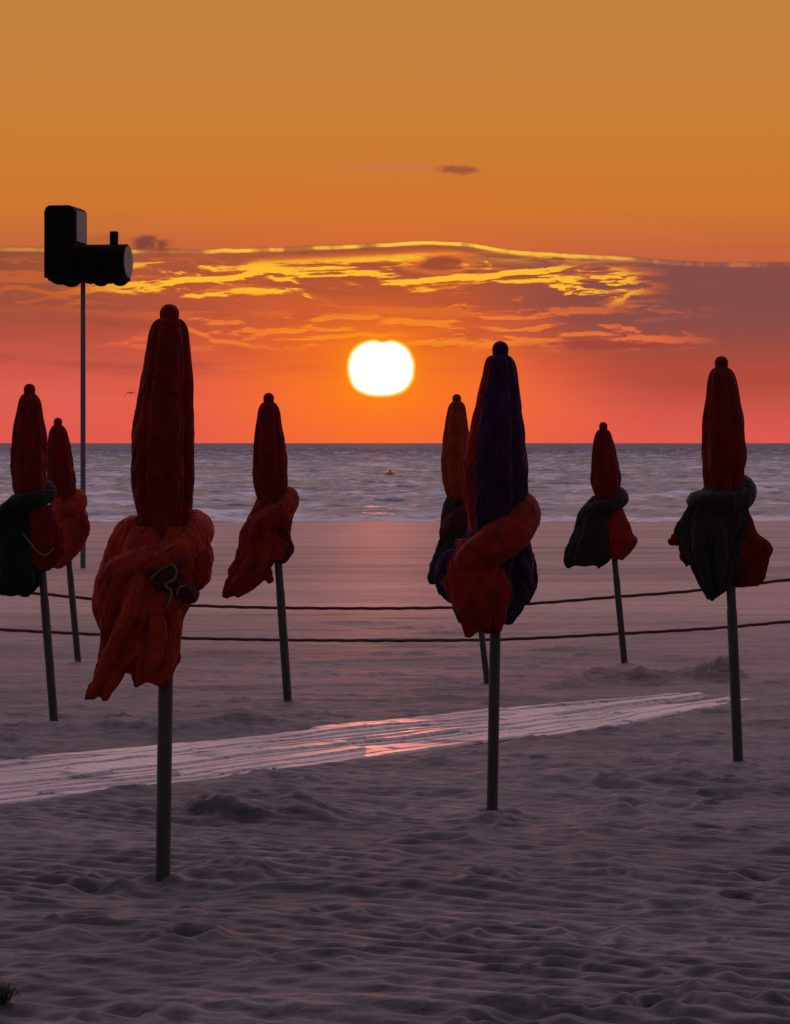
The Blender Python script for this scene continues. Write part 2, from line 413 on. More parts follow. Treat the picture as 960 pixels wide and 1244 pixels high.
class Umb:
    def __init__(s, bx, by, label, zlift=0):
        s.d = ground_d(by); s.s = s.d/FPX
        s.base = W(bx, by, s.d); s.bx, s.by = bx, by
        s.base.z = zat(s.base.x, s.base.y)-.01
        s.sd = random.randrange(1000)
        s.root = empty('beach_umbrella', s.base, label, 'beach umbrella', 'closed beach umbrellas planted in the sand')
    def P(s, px, py, z=0):          # picture-plane px offsets -> local metres; z in px, positive = away
        return Vector(((px-s.bx)*s.s, z*s.s, (s.by-py)*s.s))
    def loft(s, name, tab, mat, parent=None, depth=.85, zc=0, pleats=((7,.10),(13,.05)), twist=.6, hem=6, hemk=7, n=110, rows=70, wr=.06, close_top=True, inner=True, seed=0, panels=None, p0_=.35):
        y0, y1 = tab[0][0], tab[-1][0]; V = []; F = []; sd = seed+s.sd
        rnd = random.Random(sd); phs = [(k, a, rnd.random()*6.28, (rnd.random()-.5)*2*twist) for k, a in pleats]
        hp = [rnd.random()*6.28 for _ in range(3)]
        half = .5*(tab[len(tab)//2][2]-tab[len(tab)//2][1])
        def ring(t, shrink=1.0, dz=0):
            y = y0+(y1-y0)*t; row = interp_y(tab, y); xl, xr = row[0], row[1]
            zz = zc+(row[2] if len(row) > 2 else 0)
            c = .5*(xl+xr); a = max(.5*(xr-xl), .3)*shrink
            for j in range(n):
                th = 2*math.pi*j/n
                pl = 0
                for k, am, p, w in phs: pl += am*(abs(math.sin(.5*k*th+p+w*t*3))-.62)*min(1, p0_+t*1.3)
                q = mnoise.noise(Vector((math.cos(th)*1.7+sd, math.sin(th)*1.7, y/half*.9)))*wr*1.6
                q += mnoise.noise(Vector((math.cos(th)*4+sd, math.sin(th)*4, y/half*1.8+9)))*wr*.8
                yy = y/half; cx_, sx_ = math.cos(th+.25*yy), math.sin(th+.25*yy)
                f1 = mnoise.noise(Vector((cx_*2.6+sd, sx_*2.6, yy*.55+3))); f2 = mnoise.noise(Vector((cx_*5.5+sd, sx_*5.5, yy*1.1+7)))
                q += wr*(4.2*(abs(f1)-.22)+2.0*(abs(f2)-.2))*min(1, .3+t*1.5)
                r = 1+pl+q
                hy = .55*hem*t**3*(math.sin((hemk//2)*th+hp[0])*.45+math.sin(2*th+hp[1])*.6+.22*math.sin(5*th+hp[2]))
                V.append(s.P(c+math.cos(th)*a*r, y+hy+dz, zz+math.sin(th)*a*depth*r))
        for i in range(rows+1): ring(i/rows)
        R_ = rows+1
        if inner:
            for i, sh in enumerate((.93, .86, .80)): ring(1-.02*i-.001, sh, -i*5-1); R_ += 1
            ring(.80, .6, 0); R_ += 1
        for i in range(R_-1):
            for j in range(n):
                F.append((i*n+j, (i+1)*n+j, (i+1)*n+(j+1) % n, i*n+(j+1) % n))
        if close_top: F.append(tuple(range(n)))
        midx = None; mats = mat
        if panels:
            midx = [panels(i//n/rows, 2*math.pi*(i % n)/n) for i in range(len(F)-(1 if close_top else 0))]+([0] if close_top else [])
        if inner and not isinstance(mat, list): pass
        return link_mesh(name, V, F, mats, parent or s.root, True, midx)
    def tube(s, name, pts, mat, parent=None, n=40, seg=90, wr=.10, folds=3, twist=2.2, flat=1.0, seed=0, cap=True):
        """pts rows (x,y,z,r) px; a rolled twist of cloth"""
        V = []; F = []; sd = s.sd+seed; rnd = random.Random(sd); p0 = rnd.random()*6
        prev = None
        for i in range(seg+1):
            t = i/seg; x, y, z, r = cr(pts, t)
            a = cr(pts, max(t-.01,0)); b = cr(pts, min(t+.01,1))
            tan = (s.P(b[0],b[1],b[2])-s.P(a[0],a[1],a[2])).normalized()
            up = Vector((0,0,1)) if prev is None else prev
            if abs(tan.dot(up)) > .98: up = Vector((1,0,0))
            u = (up-tan*up.dot(tan)).normalized(); prev = u; v = tan.cross(u)
            e = 1.0
            if cap: e = math.sqrt(max(0, 1-(1-min(1, t/.06))**2))*math.sqrt(max(0, 1-(1-min(1, (1-t)/.06))**2))
            ctr = s.P(x, y, z)
            for j in range(n):
                th = 2*math.pi*j/n
                f = wr*(abs(math.sin(folds*.5*th+p0+twist*t*3))-.62)*1.3
                f += wr*.7*mnoise.noise(Vector((math.cos(th)*1.4+sd, math.sin(th)*1.4, t*7)))
                f += wr*.35*mnoise.noise(Vector((math.cos(th)*3+sd, math.sin(th)*3, t*22)))
                f += wr*1.6*(abs(mnoise.noise(Vector((math.cos(th+t*4)*2.2+sd, math.sin(th+t*4)*2.2, t*3.2+5))))-.22)
                rr = max(r*(1+f)*e, .05)*s.s
                V.append(ctr+u*math.cos(th)*rr+v*math.sin(th)*rr*flat)
        for i in range(seg):
            for j in range(n): F.append((i*n+j, i*n+(j+1) % n, (i+1)*n+(j+1) % n, (i+1)*n+j))
        return link_mesh(name, V, F, mat, parent or s.root)
    def cord(s, name, pts, r, mat, parent):
        return s.tube(name, [(a,b,c,r) for a,b,c in pts], mat, parent, n=8, seg=60, wr=.05)
    def pole(s, top, wpx):
        """straight metal pole from inside the canopy into the sand"""
        a = s.P(top[0], top[1]); b = Vector((0,0,0)); dirn = (b-a).normalized(); b = b+dirn*.45
        V = []; F = []; n = 24; r = wpx*.5*s.s
        prof = [(0, r*.9)]; L_ = (b-a).length
        prof += [(L_*.48, r*.9), (L_*.485, r*1.0), (L_*.99, r*1.0)]
        u = Vector((1,0,0)); u = (u-dirn*u.dot(dirn)).normalized(); v = dirn.cross(u)
        for (t, rr) in prof:
            for j in range(n):
                th = 2*math.pi*j/n; V.append(a+dirn*t+u*math.cos(th)*rr+v*math.sin(th)*rr)
        for i in range(len(prof)-1):
            for j in range(n): F.append((i*n+j, i*n+(j+1) % n, (i+1)*n+(j+1) % n, (i+1)*n+j))
        F.append(tuple(range(n)))
        return link_mesh('pole', V, F, POLE, s.root)
    def canopy(s, tx, ty, k, tab, mat, bottom, panels=None):
        """tab rows: (y, xl, xr) below the shoulders; k = knob half-width px"""
        full = list(tab); k *= 1.14
        top = ty+k*1.9
        c = s.loft('canopy', full, mat, depth=.92, p0_=.85, pleats=((8,.19),(16,.04),(3,.05)), twist=.10, hem=0, n=144, rows=110, wr=.03, inner=False, panels=panels)
        # covered finial
        V=[];F=[];n=32;m=22
        for i in range(m+1):
            t=i/m; y=ty+t*k*2.6
            r=k*(math.sqrt(max(0,1-(1-t/.4)**2)) if t<.4 else 1-.08*math.sin((t-.4)/.6*math.pi)+.15*(t-.4))
            for j in range(n):
                th=2*math.pi*j/n; rr=r*(1+.05*(abs(math.sin(4*th))-.6)); V.append(s.P(tx+math.cos(th)*rr, y, math.sin(th)*rr))
        for i in range(m):
            for j in range(n): F.append((i*n+j,(i+1)*n+j,(i+1)*n+(j+1)%n,i*n+(j+1)%n))
        F.append(tuple(range(n)))
        link_mesh('finial', V, F, mat[0] if isinstance(mat, list) else mat, c)
        return c

#__UMBRELLAS__
# ---- 1 nearest, big rust drape
u = Umb(198, 1068, 'largest and nearest umbrella, deep red canopy over a rust orange drape hanging to the left')
u.pole((207, 420), 18)
u.canopy(206, 370, 10.5, [(386,204,208),(387,196,215),(391,188,222),(397,184,226),(408,180.5,229),(430,177.5,230.5),(470,170.5,232.5),(500,165,233.5),(535,161,234.5),(570,160.5,234.5),(600,163,233),(625,168,231),(650,172,229),(680,176,226),(705,182,220)], RED, 705)
u.loft('valance', [(640,158,232),(655,148,238),(675,138,243),(700,128,240),(725,122,234),(750,124,222),(775,128,214),(800,134,207),(815,142,203)], RUST, depth=.62, zc=-2, pleats=((5,.16),(11,.10),(19,.05)), twist=.9, hem=10, seed=1)
u.tube('rolled_wrap', [(205,640,30,10),(236,636,16,17),(240,650,-8,17),(222,668,-30,16),(195,678,-38,16),(168,684,-36,16),(146,694,-22,17),(132,712,-4,17),(128,742,8,13),(134,765,14,5)], RUST, seed=2, wr=.13)
u.tube('left_gather', [(186,655,18,14),(162,640,2,13),(146,662,-2,13),(136,700,-10,16),(128,735,-14,13),(134,775,-6,6)], RUST, seed=3, wr=.18)
u.loft('tail', [(690,160,196,-30),(720,150,198,-30),(750,140,190,-28),(775,132,178,-26),(800,124,164,-24),(825,115,148,-22),(848,107,130,-20)], RUST, depth=.42, pleats=((4,.20),(9,.14)), twist=.7, hem=6, seed=4, wr=.12)
u.loft('tail', [(730,165,222,-16),(760,162,218,-18),(785,160,214,-18),(810,160,211,-16),(832,166,204,-14)], RUST, depth=.5, pleats=((5,.16),(9,.12)), twist=.8, hem=6, seed=5, wr=.10)
for k_, f_ in enumerate([[(176,690,-40,7),(166,730,-44,10),(150,770,-40,10),(132,806,-32,9),(118,840,-25,6)],
          [(150,700,-30,8),(138,740,-32,9),(131,780,-24,7),(124,812,-20,4)],
          [(196,735,-40,7),(196,770,-40,11),(190,800,-34,11),(184,822,-28,6)],
          [(214,742,-26,8),(211,780,-28,11),(204,812,-26,9),(197,830,-22,5)]]):
    u.tube('drape_fold', f_, RUST if k_ != 1 else SCARLET, seed=20+k_, wr=.16, flat=.8)
u.tube('hanging_loop', [(226,655,6,12),(240,668,0,17),(241,690,-6,18),(236,705,-8,15),(224,712,-8,8)], SCARLET, seed=6, wr=.12)
g_ = u.tube('tucked_fold', [(190,690,-30,10),(200,700,-34,15),(214,708,-34,14),(226,716,-30,13),(233,720,-24,12),(240,718,-16,6)], MAROON, seed=7, wr=.15)
u.cord('binding', [(187,704,-47),(193,696,-49),(205,688,-49),(214,684,-50),(219,693,-50),(216,702,-50),(206,709,-51),(213,716,-51),(211,728,-49),(206,738,-47)], 1.5, PIPING, g_)
u.cord('binding', [(219,722,-46),(222,712,-48),(232,710,-44)], 1.2, PIPING, g_)

# ---- 2 blue canopy with a red wrap
u = Umb(598, 988, 'umbrella with a violet blue canopy and a thick red wrap, right of the sun')
u.pole((607, 460), 13.5)
cp = [(431,604,610),(432,598,617),(436,592,622),(443,589.5,625.5),(456,587.5,628),(475,583,630),(500,577,633),(530,570.5,636),(560,566,638.5),(590,564.5,640),(610,566,640),(640,570,638),(670,576,634),(700,584,628)]
u.canopy(608, 415, 8.8, cp, [BLUE, SCARLET], 700, panels=lambda t, th: 1 if (math.sin(th) < .35 and math.cos(th) < -.80) or (math.cos(th) > .93) else 0)
u.loft('valance', [(640,570,640),(665,560,642),(690,552,640),(715,547,637),(740,549,630),(757,556,620)], BLUE, depth=.66, zc=2, pleats=((5,.14),(11,.08)), twist=.8, hem=6, seed=1)
u.tube('rolled_wrap', [(600,625,34,12),(628,616,20,18),(636,626,-6,22),(622,648,-26,24),(598,662,-34,24),(576,676,-28,22),(560,694,-14,17),(552,712,4,12)], SCARLET, seed=2, wr=.10)
u.loft('tail', [(655,556,608,-20),(690,546,612,-24),(715,545,619,-24),(735,552,617,-22),(752,560,613,-18),(768,566,606,-14)], SCARLET, depth=.55, pleats=((4,.13),(9,.10)), twist=.6, hem=9, seed=3, wr=.10)
for k_, f_ in enumerate([[(566,694,-28,7),(562,722,-30,9),(566,745,-28,8),(572,766,-22,4)],
          [(588,686,-34,8),(586,720,-36,11),(588,746,-32,9),(592,762,-26,5)],
          [(606,690,-34,6),(608,720,-34,8),(606,748,-30,7),(602,764,-24,4)]]):
    u.tube('drape_fold', f_, SCARLET, seed=20+k_, wr=.14, flat=.8)
f = u.tube('hanging_flap', [(630,660,2,12),(634,690,-4,13),(633,712,-4,15),(628,732,-2,9)], BLUE, seed=4, wr=.2, folds=4)
f2 = u.tube('hanging_flap', [(645,672,4,3),(646,690,0,6),(645,712,0,7),(638,735,0,4)], BLUE, seed=5, wr=.25, folds=4)
u.cord('binding', [(648,677,-4),(646,694,-8),(640,712,-9),(642,730,-6)], 1.0, PIPING, f2)
f = u.tube('hanging_flap', [(556,672,2,8),(541,688,-4,11),(538,704,-6,10),(546,720,-6,10),(556,730,-4,6)], BLUE, seed=6, wr=.22, folds=4)
u.cord('binding', [(530,690,-10),(537,696,-15),(535,708,-15),(546,718,-15)], 1.0, PIPING, f)

# ---- 3 right, charcoal wrap with red corners
u = Umb(897, 930, 'tall dark red umbrella at the right edge with charcoal wrap and red corners')
u.pole((878, 480), 12.5)
u.canopy(876.5, 436, 7.2, [(449,874,879),(450,869,884),(454,864,889),(461,861.5,892.5),(475,859.5,895.5),(500,857,900),(530,854.5,903.5),(560,854,905),(580,855,903),(600,857,900),(620,860,896),(640,866,892)], RED, 640)
u.loft('valance', [(590,862,900),(605,846,906),(620,836,906),(640,827,904),(660,826,900),(680,834,898),(700,842,896),(718,852,885),(732,859,868)], OLIVE, depth=.62, zc=-4, pleats=((5,.10),(9,.05)), twist=.7, hem=3, seed=1, wr=.08)
for k_, f_ in enumerate([[(846,636,-28,6),(845,665,-30,8),(852,695,-26,7),(861,722,-20,4)],
          [(872,634,-30,6),(872,665,-32,8),(872,695,-28,6),(868,716,-20,3)]]):
    u.tube('drape_fold', f_, OLIVE, seed=20+k_, wr=.14, flat=.8)
u.tube('rolled_wrap', [(868,598,22,8),(896,592,20,12),(907,599,4,13),(896,612,-14,13),(872,614,-22,14),(850,612,-14,13),(842,612,6,9)], OLIVE, seed=2, wr=.12)
u.loft('corner', [(612,888,904,2),(635,884,913,2),(652,886,921,2),(665,888,934,1),(678,888,935,0),(695,888,931,0),(710,888,927,0),(716,892,920,0)], RED, depth=.5, pleats=((4,.10),(9,.08)), twist=.6, hem=3, seed=3, wr=.08)
u.tube('corner', [(838,646,4,7),(826,656,2,8),(817,661,0,6),(812,659,0,2)], RED, seed=4, wr=.15)
u.loft('corner', [(690,880,914,-2),(702,884,916,-2),(714,886,906,-2)], MAROON, depth=.6, pleats=((4,.1),(7,.1)), hem=3, seed=6, rows=30)
u.tube('corner', [(832,668,2,7),(832,680,0,6),(838,690,0,4)], MAROON, seed=5, wr=.15)

# ---- 4 left, hanging left, sloping pole
u = Umb(350, 855, 'slim dark red umbrella just left of the sun, red drape blown to the left')
u.pole((327, 520), 10.5)
u.canopy(326.5, 477, 5.8, [(487,325,329),(488,321,332),(492,316.5,336.5),(498,314,339),(510,312,340.5),(530,309.5,344),(550,308,347),(575,307.5,348.5),(595,310,348),(612,314,346),(630,318,344)], RED, 630)
u.loft('valance', [(600,314,350),(612,310,356),(630,302,357),(650,296,354),(668,293,352),(682,292,348)], SCARLET, depth=.62, pleats=((5,.12),(11,.07)), twist=.8, hem=5, seed=1)
u.tube('rolled_wrap', [(330,604,18,7),(348,602,12,11),(350,612,-4,12),(338,624,-18,13),(318,634,-18,12),(304,648,-6,11),(297,662,4,7)], SCARLET, seed=2, wr=.13)
u.loft('tail', [(640,300,336,-8),(660,293,334,-8),(680,287,330,-8),(700,280,322,-7),(714,274,306,-6),(724,272,290,-5)], SCARLET, depth=.45, pleats=((4,.16),(9,.12)), twist=.8, hem=5, seed=3, wr=.12)
for k_, f_ in enumerate([[(312,660,-18,5),(302,684,-18,6),(290,704,-15,6),(279,719,-11,4)],
          [(326,660,-18,5),(320,684,-18,6),(310,702,-15,5),(302,714,-12,3)]]):
    u.tube('drape_fold', f_, SCARLET, seed=20+k_, wr=.16, flat=.8)
u.tube('tucked_fold', [(340,640,-6,8),(346,656,-6,8),(350,668,-4,7),(344,678,-4,6),(338,680,-4,3)], MAROON, seed=4, wr=.2)
u.tube('tucked_fold', [(322,690,-4,7),(326,700,-4,6),(330,708,-4,3)], SCARLET, seed=5, wr=.2)

# ---- 5 far left edge, green wrap
u = Umb(66, 878, 'dark red umbrella at the left edge with a big blackish green wrap')
u.pole((37, 510), 10.5)
u.canopy(36, 465, 6.2, [(476,34,38),(477,30,42),(481,26,46),(488,23.5,49),(500,21,51),(520,17.5,54),(545,15.5,56.5),(565,15,56.5),(585,17,56),(600,20,56),(615,24,56),(632,30,54)], RED, 632)
u.loft('valance', [(600,16,54),(615,4,50),(635,-6,48),(660,-14,48),(685,-14,50),(705,-10,50),(722,0,36)], BOTTLE, depth=.6, zc=-3, pleats=((6,.14),(13,.09)), twist=.5, hem=4, seed=1)
u.tube('rolled_wrap', [(34,594,20,6),(54,592,14,9),(58,600,0,10),(46,606,-14,10),(26,612,-18,12),(8,624,-10,14),(-2,644,2,14)], BOTTLE, seed=2, wr=.12)
f = u.loft('corner', [(612,28,62,-6),(630,28,70,-6),(650,30,76,-6),(668,34,76,-6),(684,40,70,-6),(692,48,62,-6)], RED, depth=.6, pleats=((4,.10),(9,.08)), hem=3, seed=3, wr=.09)
u.cord('binding', [(31,646,-24),(40,656,-27),(50,668,-27),(60,672,-25),(68,664,-21)], 1.0, PIPING, f)

# ---- 6 small behind it
u = Umb(95, 806, 'short reddish orange umbrella beside the tall mast, knotted all in one colour')
u.pole((71, 545), 8)
u.canopy(70.5, 509.5, 4.6, [(518,69,72),(519,65,75.5),(523,62,79),(530,60,81.5),(545,58,85),(565,57.5,88),(585,58.5,90.5),(600,62,92),(615,66,92)], RED, 615)
u.loft('valance', [(600,64,92),(612,61,100),(630,60,106),(648,60,106),(665,60,102),(680,61,90),(692,64,76)], RUST, depth=.7, pleats=((5,.14),(11,.09)), twist=.8, hem=3, seed=1)
u.tube('rolled_wrap', [(74,606,14,5),(92,605,10,8),(97,612,-2,9),(88,620,-12,9),(74,626,-12,9),(66,636,-2,8)], RUST, seed=2, wr=.16)
f = u.tube('hanging_loop', [(92,622,0,8),(99,634,-4,9),(99,648,-5,9),(92,660,-5,8),(84,664,-5,5)], SCARLET, seed=3, wr=.16)
u.cord('binding', [(70,634,-15),(80,636,-16),(84,644,-15),(78,652,-15),(82,662,-14)], .8, PIPING, f)

# ---- 7 behind the blue one
u = Umb(592, 830, 'orange umbrella half hidden behind the blue one, with a dark brownish wrap')
u.pole((557, 520), 7.5)
u.canopy(555, 478.5, 4.8, [(487,553.5,557),(488,550,561),(492,546.5,564.5),(499,544.5,566),(512,542,568),(535,539,571),(560,537.5,573),(580,538,574),(598,542,573),(612,548,572),(625,552,570)], ORANGE, 625)
u.loft('valance', [(600,546,578),(615,540,580),(640,537,582),(665,534,584),(690,530,586),(712,532,588)], OLIVE, depth=.65, pleats=((5,.12),(11,.08)), hem=3, seed=1)
u.tube('rolled_wrap', [(560,606,14,5),(574,606,8,9),(572,618,-8,10),(556,628,-14,10),(545,642,-4,10),(542,660,4,7)], MAROON, seed=2, wr=.14)
u.tube('corner', [(540,668,-2,8),(532,684,-2,8),(526,700,-2,6),(524,710,-2,3)], OLIVE, seed=4, wr=.18)

# ---- 8 right small
u = Umb(759, 808, 'short umbrella between the blue one and the rightmost, half charcoal half orange red drape')
u.pole((734, 545), 8)
u.canopy(733, 512.5, 4.5, [(521,731,735),(522,728,738),(526,724.5,741.5),(533,722.5,743.5),(548,720.5,747.5),(565,719,751),(580,719,753),(592,721,752),(604,724,750),(618,728,748)], RED, 618)
u.loft('valance', [(602,722,752),(615,710,752),(630,702,750),(648,697,750),(665,690,745),(680,688,738),(688,690,728)], OLIVE, depth=.6, pleats=((6,.14),(13,.09)), hem=5, hemk=9, seed=1)
u.tube('rolled_wrap', [(730,600,14,5),(750,599,10,8),(754,606,0,9),(742,614,-12,8),(724,617,-14,8),(710,624,-6,8)], OLIVE, seed=2, wr=.14)
u.loft('corner', [(612,738,754,-4),(630,733,760,-6),(645,730,766,-6),(656,732,773,-6),(668,738,766,-5),(680,745,756,-4)], SCARLET, depth=.55, pleats=((4,.08),(9,.06)), hem=2, seed=3, wr=.07)

# ------------------------------------------------------------------ locomotive sign on a tall mast
d0 = ground_d(690); s0 = d0/FPX
mb = W(101, 690, d0); mb.z = zat(mb.x, mb.y)
mast = empty('landmark_mast', mb, 'tall thin mast carrying a dark toy steam locomotive shape, at the left of the beach', 'mast sign')
def prism(name, poly, y0, y1, mat, parent, bev=.012):
    bm = bmesh.new(); n = len(poly)
    a = [bm.verts.new((x, y0, z)) for x, z in poly]; b = [bm.verts.new((x, y1, z)) for x, z in poly]
    bm.faces.new(a); bm.faces.new(b[::-1])
    for i in range(n): bm.faces.new((a[i], b[i], b[(i+1) % n], a[(i+1) % n])[::-1])
    bmesh.ops.recalc_face_normals(bm, faces=bm.faces)
    bmesh.ops.bevel(bm, geom=[e for e in bm.edges if e.calc_face_angle(0) > .9], offset=bev, segments=2, affect='EDGES')
    me = bpy.data.meshes.new(name); bm.to_mesh(me); bm.free(); me.materials.append(mat)
    o = bpy.data.objects.new(name, me); C.objects.link(o); o.parent = parent; return o
def cyl(name, p0, p1, r, mat, parent, n=32, r1=None):
    p0 = Vector(p0); p1 = Vector(p1); ax = (p1-p0).normalized(); r1 = r1 or r
    u_ = ax.orthogonal().normalized(); v_ = ax.cross(u_); V = []; F = []
    L_ = (p1-p0).length; bv = min(.01, L_*.1)
    prof = [(0, r-bv), (bv, r), (L_-bv, r1), (L_, r1-bv)]
    for t, q in prof:
        for j in range(n):
            th = 2*math.pi*j/n; V.append(p0+ax*t+(u_*math.cos(th)+v_*math.sin(th))*q)
    for i in range(3):
        for j in range(n): F.append((i*n+j, i*n+(j+1) % n, (i+1)*n+(j+1) % n, (i+1)*n+j))
    F.append(tuple(range(n))[::-1]); F.append(tuple(3*n+k for k in range(n)))
    return link_mesh(name, V, F, mat, parent, False)
cyl('pole', (0,0,-.5), (0,0,(690-330)*s0), .055, MASTM, mast, r1=.048)
ex = lambda x: (x-101)*s0
ez = lambda y: (690-y)*s0
yaw = R(10)
loco = bpy.data.objects.new('locomotive', None); C.objects.link(loco); loco.parent = mast; loco.rotation_euler = (0,0,-yaw)
cpoly = [(ex(60),ez(338)),(ex(60),ez(258)),(ex(62),ez(253)),(ex(66),ez(250.5)),(ex(91),ez(250.5)),(ex(96),ez(253)),(ex(98),ez(258)),(ex(98),ez(338))]
# the rounded cab runs front to back; its side view is turned so that the roof corners round off
cab = prism('cab', cpoly, -.42, .42, DARKP, loco)
boil = cyl('boiler', (ex(97),0,ez(318)), (ex(157),0,ez(318)), .35, DARKP, loco)
cyl('boiler_front', (ex(157)+.002,0,ez(318)), (ex(158.5),0,ez(318)), .31, PALEP, loco)
prism('cab_front', [(ex(98)+.004,ez(294)),(ex(98)+.004,ez(256)),(ex(98)+.03,ez(256)),(ex(98)+.03,ez(294))], -.33, .33, PALEP, loco, .004)
prism('frame', [(ex(62),ez(341)),(ex(62),ez(333)),(ex(156),ez(333)),(ex(156),ez(341))], -.28, .28, DARKP, loco)
cyl('chimney', (ex(140),0,ez(300)), (ex(140),0,ez(281)), .085, DARKP, loco)
for sy in (-.36, .36):
    for (wx, wz, wr_) in ((79,331,15.5), (117,334,12), (141,334,12)):
        cyl('wheel', (ex(wx), sy-.04, ez(wz)), (ex(wx), sy+.04, ez(wz)), wr_*s0, DARKP, loco)

# ------------------------------------------------------------------ rope barrier
def rope(label, ys, d, r):
    V = []; F = []; n = 10; seg = 240
    xs = [-80]+[p[0] for p in ys]+[1040]
    pts = [(p[0], p[1]) for p in ys]
    for i in range(seg+1):
        px = -150+1260*i/seg
        tab = [(a, b) for a, b in pts]
        py = interp_y(tab, min(max(px, tab[0][0]), tab[-1][0]))[0]
        c = W(px, py, d)
        for j in range(n):
            th = 2*math.pi*j/n+i*.35; rr = r*(1+.16*math.cos(3*(2*math.pi*j/n)))
            V.append((c.x, c.y+math.cos(th)*rr, c.z+math.sin(th)*rr))
    for i in range(seg):
        for j in range(n): F.append((i*n+j, i*n+(j+1) % n, (i+1)*n+(j+1) % n, (i+1)*n+j))
    o = link_mesh('rope', V, F, ROPE); tag(o, label, 'rope', 'slack ropes strung across the beach'); return o
RD = 24.0
rope('upper of the two dark slack ropes strung across the beach behind the umbrellas', [(-150,708),(0,717),(120,728),(245,736),(400,739),(550,738),(650,733),(750,725),(840,718),(960,704),(1110,686)], RD, .0145)
rope('lower of the two dark slack ropes, close above the sand', [(-150,760),(0,765),(100,770),(215,775),(400,778),(600,777),(750,770),(870,763),(960,755),(1110,741)], RD+.05, .0145)
for px, lab in ((-150, 'wooden post outside the left edge holding the ropes'), (1110, 'wooden post outside the right edge holding the ropes')):
    p = W(px, 700, RD); g = CAMZ-float(hbase(RD))
    o = cyl('rope_post', (0,0,-.4), (0,0,1.0), .05, WOODP, None); o.location = (p.x, p.y+.06, g); tag(o, lab, 'post', 'posts of the rope barrier')

# ------------------------------------------------------------------ buoy, gull, shells, seaweed
db = CAMZ/((580.5-HOR)/FPX); pb = W(474, 576, db)
buoy = empty('buoy', (pb.x, pb.y, 0), 'round orange mooring buoy floating on the sea below the sun', 'buoy')
V=[];F=[];n=28;m=18
for i in range(m+1):
    a=math.pi*i/m
    for j in range(n):
        th=2*math.pi*j/n; r=.62*math.sin(a); z=.52*math.cos(a)+.22
        V.append((r*math.cos(th), r*math.sin(th), z))
for i in range(m):
    for j in range(n): F.append((i*n+j,(i+1)*n+j,(i+1)*n+(j+1)%n,i*n+(j+1)%n))
link_mesh('float', V, F, BUOYM, buoy)
cyl('collar', (0,0,.66), (0,0,.86), .13, BUOYM, buoy)

dg = 200.0; pg = W(158.5, 477.5, dg); k = dg/FPX
gull = empty('gull', pg, 'small dark gull gliding over the sea left of the nearest umbrella', 'gull')
V=[];F=[]
def add_ell(c, rx, ry, rz, n=14, m=10):
    b0=len(V)
    for i in range(m+1):
        a=math.pi*i/m
        for j in range(n):
            th=2*math.pi*j/n; V.append((c[0]+rx*math.sin(a)*math.cos(th), c[1]+ry*math.cos(a), c[2]+rz*math.sin(a)*math.sin(th)))
    for i in range(m):
        for j in range(n): F.append((b0+i*n+j,b0+i*n+(j+1)%n,b0+(i+1)*n+(j+1)%n,b0+(i+1)*n+j))
add_ell((0,0,-.01), .065, .26, .06); add_ell((0,.27,.02), .04, .07, .04)
def wing(pts):
    b0=len(V)
    for (x,z,ch,th) in pts:
        for (yy,zz) in ((-.5,0),(-.2,.6),(.2,.9),(.5,0),(.1,-.5)): V.append((x*k, yy*ch-.02, z*k+zz*th))
    for i in range(len(pts)-1):
        for j in range(5): F.append((b0+i*5+j,b0+i*5+(j+1)%5,b0+(i+1)*5+(j+1)%5,b0+(i+1)*5+j))
wing([(0,0,.26,.05),(-1.5,.9,.26,.05),(-3.5,.4,.24,.045),(-5.5,-1.6,.20,.04),(-7.4,-4.6,.12,.03),(-8.5,-6.6,.03,.015)])
wing([(0,0,.26,.05),(1.5,.8,.26,.05),(3.2,.6,.24,.045),(5,.0,.18,.035),(6.8,-1.4,.04,.015)])
link_mesh('body', V, F, BIRDM, gull)

def shell(px, py, size, label):
    d = ground_d(py); p = W(px, py, d)
    V=[];F=[];n=26;m=6
    for i in range(m+1):
        t=i/m
        for j in range(n+1):
            a=math.pi*(j/n)*1.1-.15; r=size*t*(1-.25*abs(a-math.pi/2)/1.6)
            V.append((r*math.cos(a), r*math.sin(a)*.8, size*.42*math.sin(math.pi*(1-t*.92))*(1)+size*.03*math.cos(j*1.9)*t+size*.1))
    for i in range(m):
        for j in range(n): F.append((i*(n+1)+j,i*(n+1)+j+1,(i+1)*(n+1)+j+1,(i+1)*(n+1)+j))
    b=len(V)
    V += [(v[0], v[1], v[2]-size*.06) for v in V[:b]]; F += [tuple(q+b for q in f)[::-1] for f in F[:]]
    o = link_mesh('seashell', V, F, SHELLM); o.location = (p.x, p.y, zat(p.x, p.y)); o.rotation_euler = (R(38), 0, R(random.uniform(-30,30)))
    tag(o, label, 'seashell', 'pale shells lying on the sand')
shell(747, 966, .014, 'small white shell on a sand lump, nearest of the shells')
shell(435, 838, .012, 'tiny white shell on the sand just behind the plank path')
shell(376, 771, .012, 'tiny white shell by the lower rope right of the slim red umbrella')
shell(528, 731, .015, 'tiny white shell on the sand left of the drape of the blue umbrella')
shell(469, 690, .018, 'tiny white shell far out on the smooth sand straight under the sun')

